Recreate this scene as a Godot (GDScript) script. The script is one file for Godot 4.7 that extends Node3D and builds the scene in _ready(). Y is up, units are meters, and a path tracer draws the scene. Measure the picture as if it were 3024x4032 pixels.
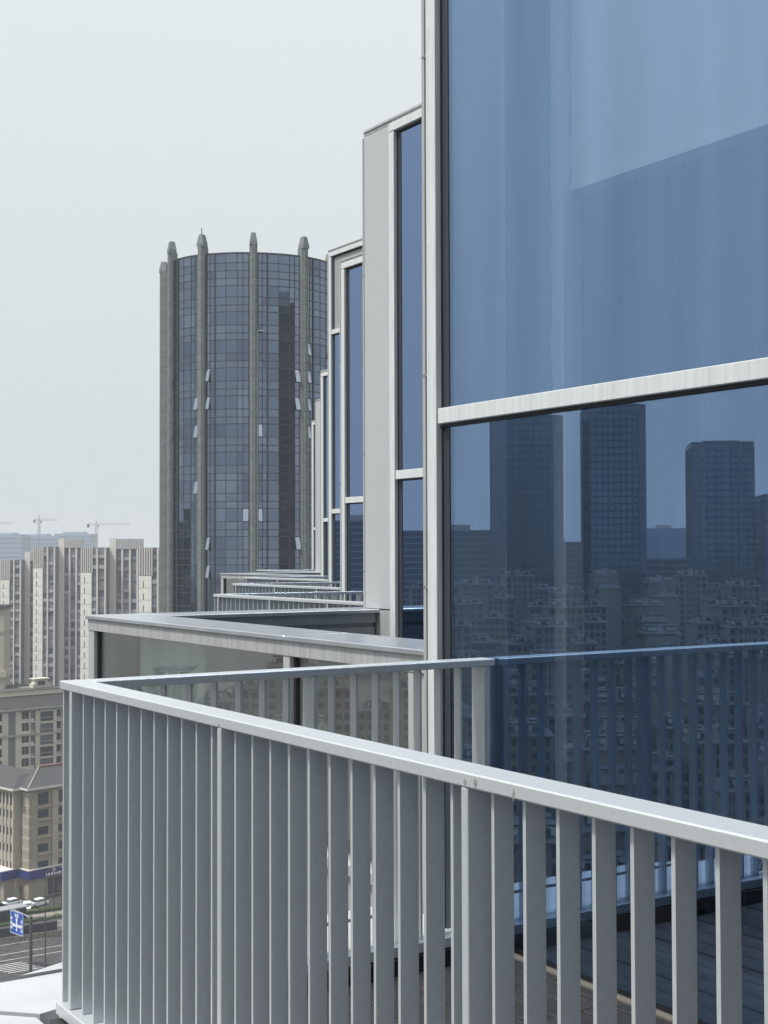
extends Node3D

# World axes: +X runs from the city into the building, -Z runs along the window walls away from the viewer,
# y = 0 is street level. The balconies stand on the roof terrace about 76 m up.
const EYE := 78.0
const STEP := Vector3(2.88, 0.0, -5.25)      # from one facade bay to the next

var rng := RandomNumberGenerator.new()
var box_cache := {}
var M := {}
var taken := {}
var film: ImageTexture            # faint vertical rain streaks on the panes

# ---------------------------------------------------------------- mesh builder
class Mb:
	var v := PackedVector3Array()
	var n := PackedVector3Array()
	func tri(a: Vector3, b: Vector3, c: Vector3, nr: Vector3) -> void:
		if (c - a).cross(b - a).dot(nr) < 0.0:
			v.append_array(PackedVector3Array([a, c, b]))
		else:
			v.append_array(PackedVector3Array([a, b, c]))
		n.append_array(PackedVector3Array([nr, nr, nr]))
	func quad(a: Vector3, b: Vector3, c: Vector3, d: Vector3, nr: Vector3) -> void:
		tri(a, b, c, nr)
		tri(a, c, d, nr)
	func face(a: Vector3, b: Vector3, c: Vector3, d: Vector3, inside: Vector3) -> void:
		var nr: Vector3 = (b - a).cross(c - a)
		if nr.length() < 1e-9:
			nr = (c - a).cross(d - a)
		nr = nr.normalized()
		if nr.dot((a + c) * 0.5 - inside) < 0.0:
			nr = -nr
		quad(a, b, c, d, nr)
	func box(c: Vector3, s: Vector3, b := Basis.IDENTITY) -> void:
		var h: Vector3 = s * 0.5
		for ax in 3:
			var i := (ax + 1) % 3
			var j := (ax + 2) % 3
			for sg in [-1.0, 1.0]:
				var p: Array[Vector3] = []
				for q in [[-1, -1], [1, -1], [1, 1], [-1, 1]]:
					var w := Vector3.ZERO
					w[ax] = sg * h[ax]
					w[i] = q[0] * h[i]
					w[j] = q[1] * h[j]
					p.append(c + b * w)
				var nr := Vector3.ZERO
				nr[ax] = sg
				quad(p[0], p[1], p[2], p[3], b * nr)
	func span(a: Vector3, b: Vector3) -> void:
		box((a + b) * 0.5, (b - a).abs())
	func soft_box(c: Vector3, s: Vector3, e: float) -> void:
		var h: Vector3 = s * 0.5
		e = minf(e, minf(h.x, minf(h.y, h.z)) * 0.8)
		for ax in 3:
			var i := (ax + 1) % 3
			var j := (ax + 2) % 3
			for sg in [-1.0, 1.0]:
				var p: Array[Vector3] = []
				for q in [[-1, -1], [1, -1], [1, 1], [-1, 1]]:
					var w := Vector3.ZERO
					w[ax] = sg * h[ax]
					w[i] = q[0] * (h[i] - e)
					w[j] = q[1] * (h[j] - e)
					p.append(c + w)
				var nr := Vector3.ZERO
				nr[ax] = sg
				quad(p[0], p[1], p[2], p[3], nr)
			for si in [-1.0, 1.0]:
				for sj in [-1.0, 1.0]:
					var p: Array[Vector3] = []
					for q in [[-1, 0], [1, 0], [1, 1], [-1, 1]]:
						var w := Vector3.ZERO
						w[ax] = q[0] * (h[ax] - e)
						w[i] = si * (h[i] - (e if q[1] == 1 else 0.0))
						w[j] = sj * (h[j] - (0.0 if q[1] == 1 else e))
						p.append(c + w)
					var nr := Vector3.ZERO
					nr[i] = si
					nr[j] = sj
					quad(p[0], p[1], p[2], p[3], nr.normalized())
		for sx in [-1.0, 1.0]:
			for sy in [-1.0, 1.0]:
				for sz in [-1.0, 1.0]:
					var g := Vector3(sx, sy, sz)
					tri(c + g * Vector3(h.x, h.y - e, h.z - e), c + g * Vector3(h.x - e, h.y, h.z - e), c + g * Vector3(h.x - e, h.y - e, h.z), g.normalized())
	func prism(poly: PackedVector2Array, y0: float, y1: float) -> void:
		# poly in x,z
		var m := Vector3.ZERO
		for p in poly:
			m += Vector3(p.x, 0, p.y)
		m /= poly.size()
		for i in poly.size():
			var a := poly[i]
			var b := poly[(i + 1) % poly.size()]
			var d := Vector3(b.y - a.y, 0, a.x - b.x).normalized()
			if d.dot(Vector3((a.x + b.x) * 0.5, 0, (a.y + b.y) * 0.5) - m) < 0:
				d = -d
			quad(Vector3(a.x, y0, a.y), Vector3(b.x, y0, b.y), Vector3(b.x, y1, b.y), Vector3(a.x, y1, a.y), d)
		var t := Geometry2D.triangulate_polygon(poly)
		for i in range(0, t.size(), 3):
			for y in [y0, y1]:
				tri(Vector3(poly[t[i]].x, y, poly[t[i]].y), Vector3(poly[t[i + 1]].x, y, poly[t[i + 1]].y), Vector3(poly[t[i + 2]].x, y, poly[t[i + 2]].y), Vector3(0, 1.0 if y == y1 else -1.0, 0))
	func hip(x0: float, x1: float, z0: float, z1: float, y0: float, y1: float, inset := -1.0) -> void:
		# hipped roof with its ridge along the longer side
		var w := minf(x1 - x0, z1 - z0) * 0.5
		if inset > 0.0:
			w = inset
		var a := Vector3(x0, y0, z0)
		var b := Vector3(x1, y0, z0)
		var c := Vector3(x1, y0, z1)
		var d := Vector3(x0, y0, z1)
		var m := Vector3((x0 + x1) * 0.5, y0, (z0 + z1) * 0.5)
		var e := Vector3(x0 + w, y1, z0 + w)
		var f := Vector3(x1 - w, y1, z0 + w)
		var g := Vector3(x1 - w, y1, z1 - w)
		var h := Vector3(x0 + w, y1, z1 - w)
		if inset <= 0.0:
			if x1 - x0 >= z1 - z0:
				h = e
				g = f
			else:
				f = e
				h = g
		face(a, b, f, e, m)
		face(b, c, g, f, m)
		face(c, d, h, g, m)
		face(d, a, e, h, m)
		if inset > 0.0:
			face(e, f, g, h, m)
		face(a, b, c, d, m + Vector3(0, 1, 0))
	func tube(a: Vector3, b: Vector3, r0: float, r1: float, k := 6) -> void:
		var ax := (b - a).normalized()
		var u := ax.cross(Vector3(0, 0, 1) if absf(ax.z) < 0.8 else Vector3(1, 0, 0)).normalized()
		var w := ax.cross(u)
		for i in k:
			var t0 := TAU * i / k
			var t1 := TAU * (i + 1) / k
			var d0 := u * cos(t0) + w * sin(t0)
			var d1 := u * cos(t1) + w * sin(t1)
			quad(a + d0 * r0, a + d1 * r0, b + d1 * r1, b + d0 * r1, (d0 + d1).normalized())
			tri(a, a + d0 * r0, a + d1 * r0, -ax)
			tri(b, b + d0 * r1, b + d1 * r1, ax)
	func mesh() -> ArrayMesh:
		var arr := []
		arr.resize(Mesh.ARRAY_MAX)
		arr[Mesh.ARRAY_VERTEX] = v
		arr[Mesh.ARRAY_NORMAL] = n
		var am := ArrayMesh.new()
		am.add_surface_from_arrays(Mesh.PRIMITIVE_TRIANGLES, arr)
		return am

# ---------------------------------------------------------------- scene helpers
func numbered(called: String) -> String:
	var k: int = taken.get(called, 0)
	taken[called] = k + 1
	return called if k == 0 else "%s_%03d" % [called, k]

func tag(o: Node, label: String, category: String, group := "", kind := "") -> void:
	o.set_meta("label", label)
	o.set_meta("category", category)
	if group != "":
		o.set_meta("group", group)
	if kind != "":
		o.set_meta("kind", kind)

func thing(called: String, label: String, category: String, at := Vector3.ZERO, turn := 0.0, group := "") -> Node3D:
	var o := Node3D.new()
	o.name = numbered(called)
	o.position = at
	o.rotation.y = turn
	tag(o, label, category, group)
	add_child(o)
	return o

func node(called: String, parent: Node, at := Vector3.ZERO) -> Node3D:
	var o := Node3D.new()
	o.name = called
	o.position = at
	parent.add_child(o, true)
	return o

func put(called: String, mesh: Mesh, m: Material, parent: Node, at := Vector3.ZERO) -> MeshInstance3D:
	var o := MeshInstance3D.new()
	o.name = called
	o.mesh = mesh
	o.material_override = m
	o.position = at
	parent.add_child(o, true)
	return o

func obj(called: String, mb: Mb, m: Material, parent: Node, at := Vector3.ZERO) -> MeshInstance3D:
	return put(called, mb.mesh(), m, parent, at)

func bx(called: String, a: Vector3, b: Vector3, m: Material, parent: Node, edge := 0.0) -> MeshInstance3D:
	# box between two corners; equal sizes share one mesh
	var s := (b - a).abs()
	var key := "%.4f %.4f %.4f %.4f" % [s.x, s.y, s.z, edge]
	if not box_cache.has(key):
		var mb := Mb.new()
		if edge > 0.0:
			mb.soft_box(Vector3.ZERO, s, edge)
		else:
			mb.box(Vector3.ZERO, s)
		box_cache[key] = mb.mesh()
	return put(called, box_cache[key], m, parent, (a + b) * 0.5)

func struct(called: String, mb: Mb, m: Material, at := Vector3.ZERO) -> MeshInstance3D:
	var o := obj(called, mb, m, self, at)
	o.name = numbered(called)
	o.set_meta("kind", "structure")
	return o

# ---------------------------------------------------------------- materials
func grain(sd: int, freq: float, lo: float, hi: float, sx := 1, sy := 1, oct := 4, power := 1.0) -> ImageTexture:
	var f := FastNoiseLite.new()
	f.seed = sd
	f.noise_type = FastNoiseLite.TYPE_SIMPLEX_SMOOTH
	f.frequency = freq
	f.fractal_octaves = oct
	var im := f.get_seamless_image(256 / sx, 256 / sy)
	if sx > 1 or sy > 1:
		im.resize(256, 256, Image.INTERPOLATE_CUBIC)
	im.convert(Image.FORMAT_L8)
	var d := im.get_data()
	for i in d.size():
		d[i] = int(255.0 * lerpf(lo, hi, pow(d[i] / 255.0, power)))
	im = Image.create_from_data(256, 256, false, Image.FORMAT_L8, d)
	im.convert(Image.FORMAT_RGB8)
	return ImageTexture.create_from_image(im)

func mat(lin: Color, rough: float, metal := 0.0, tex: Texture2D = null, scale := 1.0) -> StandardMaterial3D:
	var m := StandardMaterial3D.new()
	m.albedo_color = lin.linear_to_srgb()
	m.roughness = rough
	m.metallic = metal
	if tex:
		m.albedo_texture = tex
		m.uv1_triplanar = true
		m.uv1_world_triplanar = true
		m.uv1_scale = Vector3.ONE * scale
	return m

func tint(m: StandardMaterial3D, f: Color) -> StandardMaterial3D:
	var c: StandardMaterial3D = m.duplicate()
	c.albedo_color = Color(m.albedo_color.r * f.r, m.albedo_color.g * f.g, m.albedo_color.b * f.b)
	return c

func glass(lin: Color, alpha: float, rough := 0.0) -> StandardMaterial3D:
	var m := mat(lin, rough, 1.0)
	if alpha < 1.0:
		m.albedo_texture = film
		m.uv1_triplanar = true
		m.uv1_world_triplanar = true
		m.uv1_scale = Vector3(0.35, 0.35, 0.35)
		m.transparency = BaseMaterial3D.TRANSPARENCY_ALPHA
		m.albedo_color.a = alpha
	return m

func make_materials() -> void:
	film = grain(17, 0.035, 0.91, 1.0, 1, 16, 4, 0.8)
	var fine := grain(3, 0.06, 0.965, 1.0)
	var soft := grain(5, 0.012, 0.9, 1.0)
	var streak := grain(7, 0.05, 0.84, 1.0, 1, 16, 3, 0.6)
	var streak2 := grain(29, 0.06, 0.9, 1.0, 1, 16, 4, 0.7)
	var rough_tex := grain(11, 0.04, 0.6, 1.0, 1, 1, 5)
	var slate := grain(13, 0.09, 0.55, 1.0, 1, 1, 3)
	M.metal = mat(Color(0.48, 0.497, 0.495), 0.4, 0.25, fine, 1.3)
	M.frame = mat(Color(0.65, 0.68, 0.676), 0.42, 0.1, streak2, 1.7)
	M.plaster = grain(23, 0.02, 0.93, 1.0)
	M.metal_worn = mat(Color(0.43, 0.445, 0.437), 0.48, 0.15, streak, 1.1)
	M.metal_trim = mat(Color(0.31, 0.32, 0.31), 0.5, 0.0, streak, 0.9)
	M.rail = mat(Color(0.53, 0.555, 0.567), 0.38, 0.3, fine, 2.1)
	M.coping = mat(Color(0.52, 0.55, 0.58), 0.27, 0.6, soft, 0.8)
	M.panel_dark = mat(Color(0.22, 0.235, 0.25), 0.5, 0.0, soft, 0.7)
	M.sill = mat(Color(0.22, 0.205, 0.18), 0.4, 0.3)
	M.gasket = mat(Color(0.035, 0.042, 0.055), 0.4)
	M.black = mat(Color(0.012, 0.013, 0.015), 0.5)
	M.white = mat(Color(0.48, 0.49, 0.5), 0.5, 0.0, soft, 0.5)
	M.stain = mat(Color(0.2, 0.18, 0.15), 0.8)
	M.plank = mat(Color(0.03, 0.027, 0.026), 0.6, 0.0, rough_tex, 1.5)
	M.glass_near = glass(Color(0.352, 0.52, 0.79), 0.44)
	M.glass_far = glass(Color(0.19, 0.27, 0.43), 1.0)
	M.glass_grey = glass(Color(0.85, 0.87, 0.85), 0.3)
	M.grey_screen = mat(Color(0.28, 0.3, 0.3), 0.35)
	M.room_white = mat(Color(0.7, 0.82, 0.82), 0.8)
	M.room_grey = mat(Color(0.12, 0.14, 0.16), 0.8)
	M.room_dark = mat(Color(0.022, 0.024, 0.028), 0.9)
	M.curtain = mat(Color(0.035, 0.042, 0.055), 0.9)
	M.concrete = mat(Color(0.27, 0.3, 0.297), 0.85, 0.0, rough_tex, 0.35)
	M.concrete2 = mat(Color(0.245, 0.272, 0.268), 0.85, 0.0, rough_tex, 0.3)
	M.fin = mat(Color(0.035, 0.045, 0.058), 0.5)
	M.tower_glass = [glass(Color(0.135, 0.175, 0.235), 1.0, 0.02), glass(Color(0.155, 0.195, 0.255), 1.0, 0.02), glass(Color(0.115, 0.15, 0.205), 1.0, 0.02), glass(Color(0.185, 0.23, 0.29), 1.0, 0.03)]
	M.tower_open = glass(Color(0.37, 0.41, 0.49), 1.0, 0.1)
	M.cream = mat(Color(0.84, 0.82, 0.76), 0.85, 0.0, M.plaster, 0.15)
	M.cream2 = mat(Color(0.68, 0.66, 0.61), 0.85, 0.0, M.plaster, 0.15)
	M.pier = mat(Color(0.6, 0.57, 0.55), 0.8)
	M.apt_dark = mat(Color(0.18, 0.19, 0.205), 0.6)
	M.apt_glass = [mat(Color(0.1, 0.12, 0.145), 0.15), mat(Color(0.14, 0.155, 0.18), 0.2), mat(Color(0.22, 0.23, 0.25), 0.3)]
	M.apt_rail = mat(Color(0.36, 0.37, 0.38), 0.6)
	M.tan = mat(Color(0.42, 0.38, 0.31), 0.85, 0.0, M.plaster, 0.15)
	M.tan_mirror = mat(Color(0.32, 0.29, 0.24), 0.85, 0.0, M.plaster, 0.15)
	M.yellow = mat(Color(0.62, 0.59, 0.5), 0.85, 0.0, M.plaster, 0.15)
	M.stone = mat(Color(0.34, 0.3, 0.245), 0.85, 0.0, M.plaster, 0.15)
	M.stone_light = mat(Color(0.43, 0.385, 0.32), 0.85, 0.0, M.plaster, 0.15)
	M.slate = mat(Color(0.085, 0.088, 0.092), 0.8, 0.0, slate, 0.3)
	M.ridge_red = mat(Color(0.2, 0.1, 0.09), 0.8)
	M.window = mat(Color(0.045, 0.055, 0.07), 0.12)
	M.blue_sign = mat(Color(0.022, 0.035, 0.17), 0.5)
	M.road_sign = mat(Color(0.02, 0.09, 0.42), 0.4)
	M.letter = mat(Color(0.75, 0.75, 0.78), 0.6)
	M.letter_pink = mat(Color(0.75, 0.62, 0.66), 0.6)
	M.asphalt = mat(Color(0.075, 0.076, 0.08), 0.9, 0.0, rough_tex, 0.05)
	M.ground = mat(Color(0.1, 0.1, 0.097), 0.95, 0.0, rough_tex, 0.02)
	M.paving = mat(Color(0.36, 0.32, 0.29), 0.9, 0.0, rough_tex, 0.1)
	M.paint = mat(Color(0.5, 0.5, 0.5), 0.8)
	M.leaf = mat(Color(0.055, 0.085, 0.035), 0.9)
	M.leaf_dark = mat(Color(0.04, 0.062, 0.03), 0.9)
	M.bark = mat(Color(0.1, 0.085, 0.07), 0.9)
	M.pole = mat(Color(0.06, 0.07, 0.07), 0.5)
	M.pole_grey = mat(Color(0.3, 0.31, 0.32), 0.5)
	M.car_white = mat(Color(0.85, 0.86, 0.86), 0.3)
	M.car_dark = mat(Color(0.03, 0.032, 0.036), 0.25)
	M.tyre = mat(Color(0.02, 0.02, 0.02), 0.9)
	M.crane = mat(Color(0.4, 0.36, 0.32), 0.7)
	M.far_glass = [glass(Color(0.1, 0.13, 0.17), 1.0, 0.15), mat(Color(0.06, 0.075, 0.09), 0.4)]
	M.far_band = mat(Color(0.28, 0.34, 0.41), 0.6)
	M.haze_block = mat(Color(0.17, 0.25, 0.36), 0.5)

# ---------------------------------------------------------------- near building
func V(q: float, y: float, s: float) -> Vector3:
	# q into the building, y above the eye, s along the window wall
	return Vector3(q, EYE + y, -s)

func facade_bay(b: Node3D, k: int) -> void:
	var o := Vector3(STEP.x * k, 0, STEP.z * k)
	var bay := node("window_bay", b, o)
	var tall := k == 3
	var panel := k == 1 or k == 5
	var top := 5.6 if tall else 4.14
	if k <= 0:
		top = 6.2 + 1.2 * absf(k)
	var base := -2.6
	var fs := 5.66 if panel else 6.1      # outer edge of the light frame
	var fw := 0.086
	# corner trims (two folds of flashing) and the light corner frame
	bx("corner_trim", V(4.225, base, fs), V(4.5, top - 0.16, 6.129), M.metal_trim, bay) if not panel else null
	bx("corner_flashing", V(4.212, base, 6.131), V(4.6, top - 0.07, 6.156), M.metal_worn, bay)
	for jy in [2.7, 0.95, -0.2]:
		if jy < top - 0.3:
			bx("flashing_joint", V(4.2105, jy, fs + 0.012 if not panel else 6.128), V(4.24, jy + 0.012, 6.1565), M.stain, bay)
	if panel:
		bx("side_panel", V(4.215, base if k > 1 else -0.55, 5.665), V(4.5, top - 0.056, 6.128), M.metal, bay, 0.004)
		bx("side_panel_foot", V(4.22, -2.6, 5.665), V(4.5, -0.56, 6.128), M.metal_worn, bay)
	bx("corner_frame", V(4.2, base, fs - fw), V(4.24, top - 0.14, fs), M.frame, bay, 0.003)
	bx("gasket", V(4.236, base, fs - fw - 0.012), V(4.262, top - 0.15, fs - fw + 0.012), M.black, bay)
	bx("inner_gasket", V(4.2405, base, fs - fw - 0.066), V(4.2446, top - 0.15, fs - fw - 0.0125), M.gasket, bay)
	# lintel and two-step cap
	bx("lintel", V(4.198, top - 0.136, 0.9), V(4.24, top - 0.056, fs), M.frame, bay, 0.003)
	bx("lintel_gasket", V(4.236, top - 0.16, 0.9), V(4.26, top - 0.137, fs - fw), M.black, bay)
	bx("cap_fold", V(4.213, top - 0.055, 0.9), V(4.7, top - 0.0285, 6.126), M.metal_worn, bay)
	bx("cap", V(4.203, top - 0.028, 0.85), V(4.75, top, 6.125), M.metal_worn, bay, 0.004)
	# transoms and panes
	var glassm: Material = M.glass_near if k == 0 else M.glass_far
	var cuts := [-1.985, 0.72, top - 0.15]
	if tall:
		cuts = [-1.985, 0.74, 4.05, top - 0.15]
	for i in cuts.size() - 1:
		var gm := glassm
		if tall and i == 2:
			gm = M.grey_screen
		bx("window_pane", V(4.245, cuts[i] + 0.02, 0.86), V(4.257, cuts[i + 1] - 0.02, fs - fw - 0.013), gm, bay)
		if i > 0:
			bx("transom", V(4.192, cuts[i] - 0.04, 0.86), V(4.243, cuts[i] + 0.042, fs - fw - 0.028), M.frame, bay, 0.003)
			bx("transom_gasket", V(4.225, cuts[i] - 0.056, 0.86), V(4.2445, cuts[i] - 0.041, fs - fw - 0.002), M.black, bay)
	bx("sill", V(4.222, -2.06, 0.86), V(4.27, -2.0, fs - fw), M.sill, bay)
	# return wall to the next bay, roof and back
	bx("return_wall", V(4.262, -6.0, 6.0 if k != 0 else 6.06), V(7.3, top - 0.03, 6.11), M.panel_dark, bay)
	bx("roof_slab", V(4.3, top - 0.3, 0.88), V(14.0, top - 0.05, 6.05), M.concrete, bay)
	bx("terrace_slab", V(2.02, -2.6, 0.86), V(4.26, -2.06, 6.06), M.panel_dark, bay)
	if k != 0:
		bx("inner_wall", V(4.5, -6.0, 0.88), V(4.7, top - 0.31, 5.98), M.room_dark, bay)

func near_room(b: Node3D) -> void:
	var r := node("room", b)
	bx("wall_panel", V(4.27, -2.0, 6.02), V(4.68, 6.0, 6.055), mat(Color(0.68, 0.78, 0.8), 0.8), r)
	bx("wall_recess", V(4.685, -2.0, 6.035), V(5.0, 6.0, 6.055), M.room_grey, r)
	var strip := Mb.new()
	var pl := 0.0
	for i in 70:
		var y0 := -2.0 + i * 0.11
		var l := 0.012 * rng.randf() + (0.014 * rng.randf() if rng.randf() < 0.3 else 0.0) if y0 > 0.6 and y0 < 2.1 else 0.004
		var a0 := V(5.0, y0, 6.0 + pl)
		var a1 := V(5.0, y0 + 0.11, 6.0 + l)
		var b0 := V(5.0, y0, 5.9)
		var b1 := V(5.0, y0 + 0.11, 5.9)
		strip.quad(a0, b0, b1, a1, Vector3(-1, 0, 0))
		pl = l
	strip.span(V(5.001, -2.0, 5.9), V(5.13, 5.7, 6.0))
	obj("column", strip, mat(Color(0.78, 0.86, 0.84), 0.8), r)
	bx("bulkhead_edge", V(5.03, 2.07, 5.896), V(5.059, 2.62, 5.91), M.room_white, r)
	bx("bulkhead", V(5.06, 2.07, 0.9), V(5.16, 6.0, 5.895), M.room_white, r)
	bx("bulkhead_trim", V(5.045, 2.03, 0.9), V(5.17, 2.068, 5.895), M.room_white, r)
	bx("ceiling", V(4.27, 5.7, 0.9), V(12.0, 5.85, 6.0), M.room_white, r)
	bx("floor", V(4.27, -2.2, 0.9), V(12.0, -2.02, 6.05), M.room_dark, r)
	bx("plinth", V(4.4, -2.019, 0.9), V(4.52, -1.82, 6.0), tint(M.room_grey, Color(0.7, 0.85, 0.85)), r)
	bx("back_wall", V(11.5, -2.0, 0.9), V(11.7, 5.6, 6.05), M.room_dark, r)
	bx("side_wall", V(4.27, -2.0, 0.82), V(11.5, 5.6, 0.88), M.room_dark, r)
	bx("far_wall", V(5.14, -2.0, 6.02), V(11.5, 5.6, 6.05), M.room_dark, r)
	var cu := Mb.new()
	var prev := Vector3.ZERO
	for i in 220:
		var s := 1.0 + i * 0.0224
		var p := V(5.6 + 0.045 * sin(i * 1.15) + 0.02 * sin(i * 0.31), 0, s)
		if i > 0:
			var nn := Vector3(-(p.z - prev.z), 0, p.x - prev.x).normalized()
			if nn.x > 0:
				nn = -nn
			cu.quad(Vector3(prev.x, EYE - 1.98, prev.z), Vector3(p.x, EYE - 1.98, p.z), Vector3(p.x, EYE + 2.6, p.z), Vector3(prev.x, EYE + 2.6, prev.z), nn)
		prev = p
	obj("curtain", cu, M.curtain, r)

func balcony_floor(b: Node3D) -> void:
	var d := node("terrace_floor", b)
	var q := 2.12
	var i := 0
	while q < 4.18:
		for j in 3:
			var s0 := 0.9 + j * 1.62 + (0.5 if i % 2 == 1 else 0.0) - (0.5 if j == 0 and i % 2 == 1 else 0.0)
			var s1: float = 0.9 + (j + 1) * 1.62 + (0.5 if i % 2 == 1 else 0.0)
			s1 = minf(s1, 5.48)
			if s0 < 5.4:
				bx("plank", V(q, -2.058, s0 + 0.003), V(q + 0.138, -2.012 + 0.0015 * (i % 3), s1 - 0.003), M.plank if (i + j) % 3 > 0 else tint(M.plank, Color(1.12, 1.1, 1.08)), d, 0.004)
		q += 0.145
		i += 1

func railing(label: String, k: int, src: Node3D = null) -> Node3D:
	var at := Vector3(STEP.x * k, EYE, STEP.z * k)
	if src:
		var c: Node3D = src.duplicate()
		c.name = numbered("balcony_railing")
		c.position = at
		tag(c, label, "railing", "slatted balcony railings along the stepped facade")
		add_child(c)
		return c
	var r := thing("balcony_railing", label, "railing", at, 0.0, "slatted balcony railings along the stepped facade")
	var P := func(q: float, y: float, s: float) -> Vector3: return Vector3(q, y, -s)
	# handrails, mitred at the corner by butting the side rail against the front one
	var T := -0.543
	bx("front_handrail", P.call(1.998, T - 0.037, 0.9), P.call(2.107, T, 5.658), M.rail, r, 0.004)
	bx("side_handrail", P.call(2.1085, T - 0.037, 5.549), P.call(4.235, T - 0.0005, 5.657), M.rail, r, 0.004)
	# bottom rails
	bx("bottom_rail", P.call(1.99, -1.945, 0.9), P.call(2.115, -1.892, 5.668), M.rail, r, 0.004)
	bx("bottom_rail", P.call(2.117, -1.945, 5.54), P.call(4.235, -1.892, 5.667), M.rail, r, 0.004)
	var a := T - 0.038
	var z := -1.891
	# front slats: left edges, 121.5 mm apart, skipping the posts
	var posts := [5.545, 4.137, 2.764, 1.35]
	var ns: Array[float] = []
	for i in 11:
		ns.append(i)
	for i in 11:
		ns.append(11.45 + i)
	for i in 16:
		ns.append(22.85 + i)
	for n in ns:
		var s := 5.446 - 0.1215 * n
		if s < 0.95:
			continue
		var near_post := false
		for p in posts:
			if absf(p - s) < 0.04:
				near_post = true
		if near_post:
			continue
		bx("slat", P.call(2.023, z, s - 0.0115), P.call(2.082, a, s), M.rail, r)
	bx("slat", P.call(2.012, z, 5.64), P.call(2.071, a, 5.652), M.rail, r)
	for p in posts:
		bx("post", P.call(2.0, z, p - 0.027), P.call(2.105, a, p), M.rail, r, 0.003)
	# side slats
	for i in 16:
		var q := 2.2 + i * 0.1224
		if absf(q - 3.2) < 0.06:
			continue
		bx("slat", P.call(q, z, 5.575), P.call(q + 0.0105, a, 5.631), M.rail, r)
	bx("post", P.call(3.178, z, 5.553), P.call(3.204, a, 5.655), M.rail, r, 0.003)
	bx("end_post", P.call(4.163, z, 5.551), P.call(4.204, a, 5.655), M.rail, r, 0.003)
	return r

func parapet(label: String, k: int) -> void:
	# solid upstand with grey glass panes and a wide metal coping, beside bay k
	var at := Vector3(STEP.x * (k - 1), EYE, STEP.z * (k - 1))
	var p := thing("glass_parapet", label, "parapet", at, 0.0, "glazed parapets between the railings")
	var P := func(q: float, y: float, s: float) -> Vector3: return Vector3(q, y, -s)
	var T := -0.553
	var E := 11.67
	bx("coping", P.call(4.352, T - 0.034, 6.17), P.call(4.87, T, 7.995), M.coping, p, 0.005)
	bx("coping", P.call(4.352, T - 0.034, 8.003), P.call(4.87, T, E), M.coping, p, 0.005)
	bx("coping", P.call(4.873, T - 0.0345, 11.12), P.call(7.27, T - 0.0005, E - 0.001), M.coping, p, 0.005)
	bx("coping_joint", P.call(4.362, T - 0.03, 7.994), P.call(4.86, T - 0.004, 8.004), M.stain, p)
	bx("fascia", P.call(4.372, T - 0.135, 6.33), P.call(4.5, T - 0.035, E - 0.02), M.metal_worn, p, 0.003)
	bx("end_cap", P.call(4.38, T - 0.14, 6.14), P.call(4.55, T - 0.036, 6.326), M.metal_worn, p, 0.003)
	bx("end_panel", P.call(4.39, -2.6, 6.14), P.call(4.5, T - 0.141, 6.5), M.metal_worn, p, 0.003)
	# posts
	bx("mullion", P.call(4.378, -1.9, E - 0.15), P.call(4.47, T - 0.136, E - 0.02), M.metal, p, 0.003)
	bx("mullion", P.call(4.378, -1.9, 7.965), P.call(4.47, T - 0.136, 8.055), M.metal, p, 0.003)
	bx("mullion", P.call(4.378, -1.9, 6.505), P.call(4.47, T - 0.136, 6.56), M.metal, p, 0.003)
	for s in [7.955, E - 0.16]:
		bx("gasket", P.call(4.41, -1.9, s - 0.02), P.call(4.44, T - 0.137, s + 0.008), M.black, p)
	bx("glass_pane", P.call(4.425, -1.9, 8.06), P.call(4.437, T - 0.13, E - 0.155), M.glass_grey, p)
	bx("glass_pane", P.call(4.425, -1.9, 6.565), P.call(4.437, T - 0.13, 7.96), M.glass_grey, p)
	bx("bottom_frame", P.call(4.35, -1.972, 6.505), P.call(4.48, -1.901, E - 0.02), M.metal, p, 0.003)
	bx("base_panel", P.call(4.385, -2.9, 6.505), P.call(4.48, -1.973, E - 0.025), M.metal_worn, p)
	bx("backing_board", P.call(4.72, -1.9, 6.2), P.call(4.74, T - 0.04, 9.97), M.metal, p)
	bx("backing_board", P.call(4.72, -1.9, 10.0), P.call(4.74, T - 0.04, 11.3), M.room_white, p)
	# side towards the viewer, dark grey panels with a recess line
	bx("side_fascia", P.call(4.88, T - 0.13, 11.16), P.call(7.08, T - 0.036, 11.3), M.panel_dark, p, 0.003)
	bx("side_recess", P.call(4.76, T - 0.165, 11.2), P.call(7.075, T - 0.131, 11.3), M.metal_trim, p)
	bx("side_panel", P.call(4.76, -2.6, 11.17), P.call(7.075, T - 0.166, 11.3), M.panel_dark, p, 0.003)
	bx("side_back", P.call(4.48, -2.6, E - 0.12), P.call(7.2, T - 0.035, E - 0.02), M.metal, p)

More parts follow.
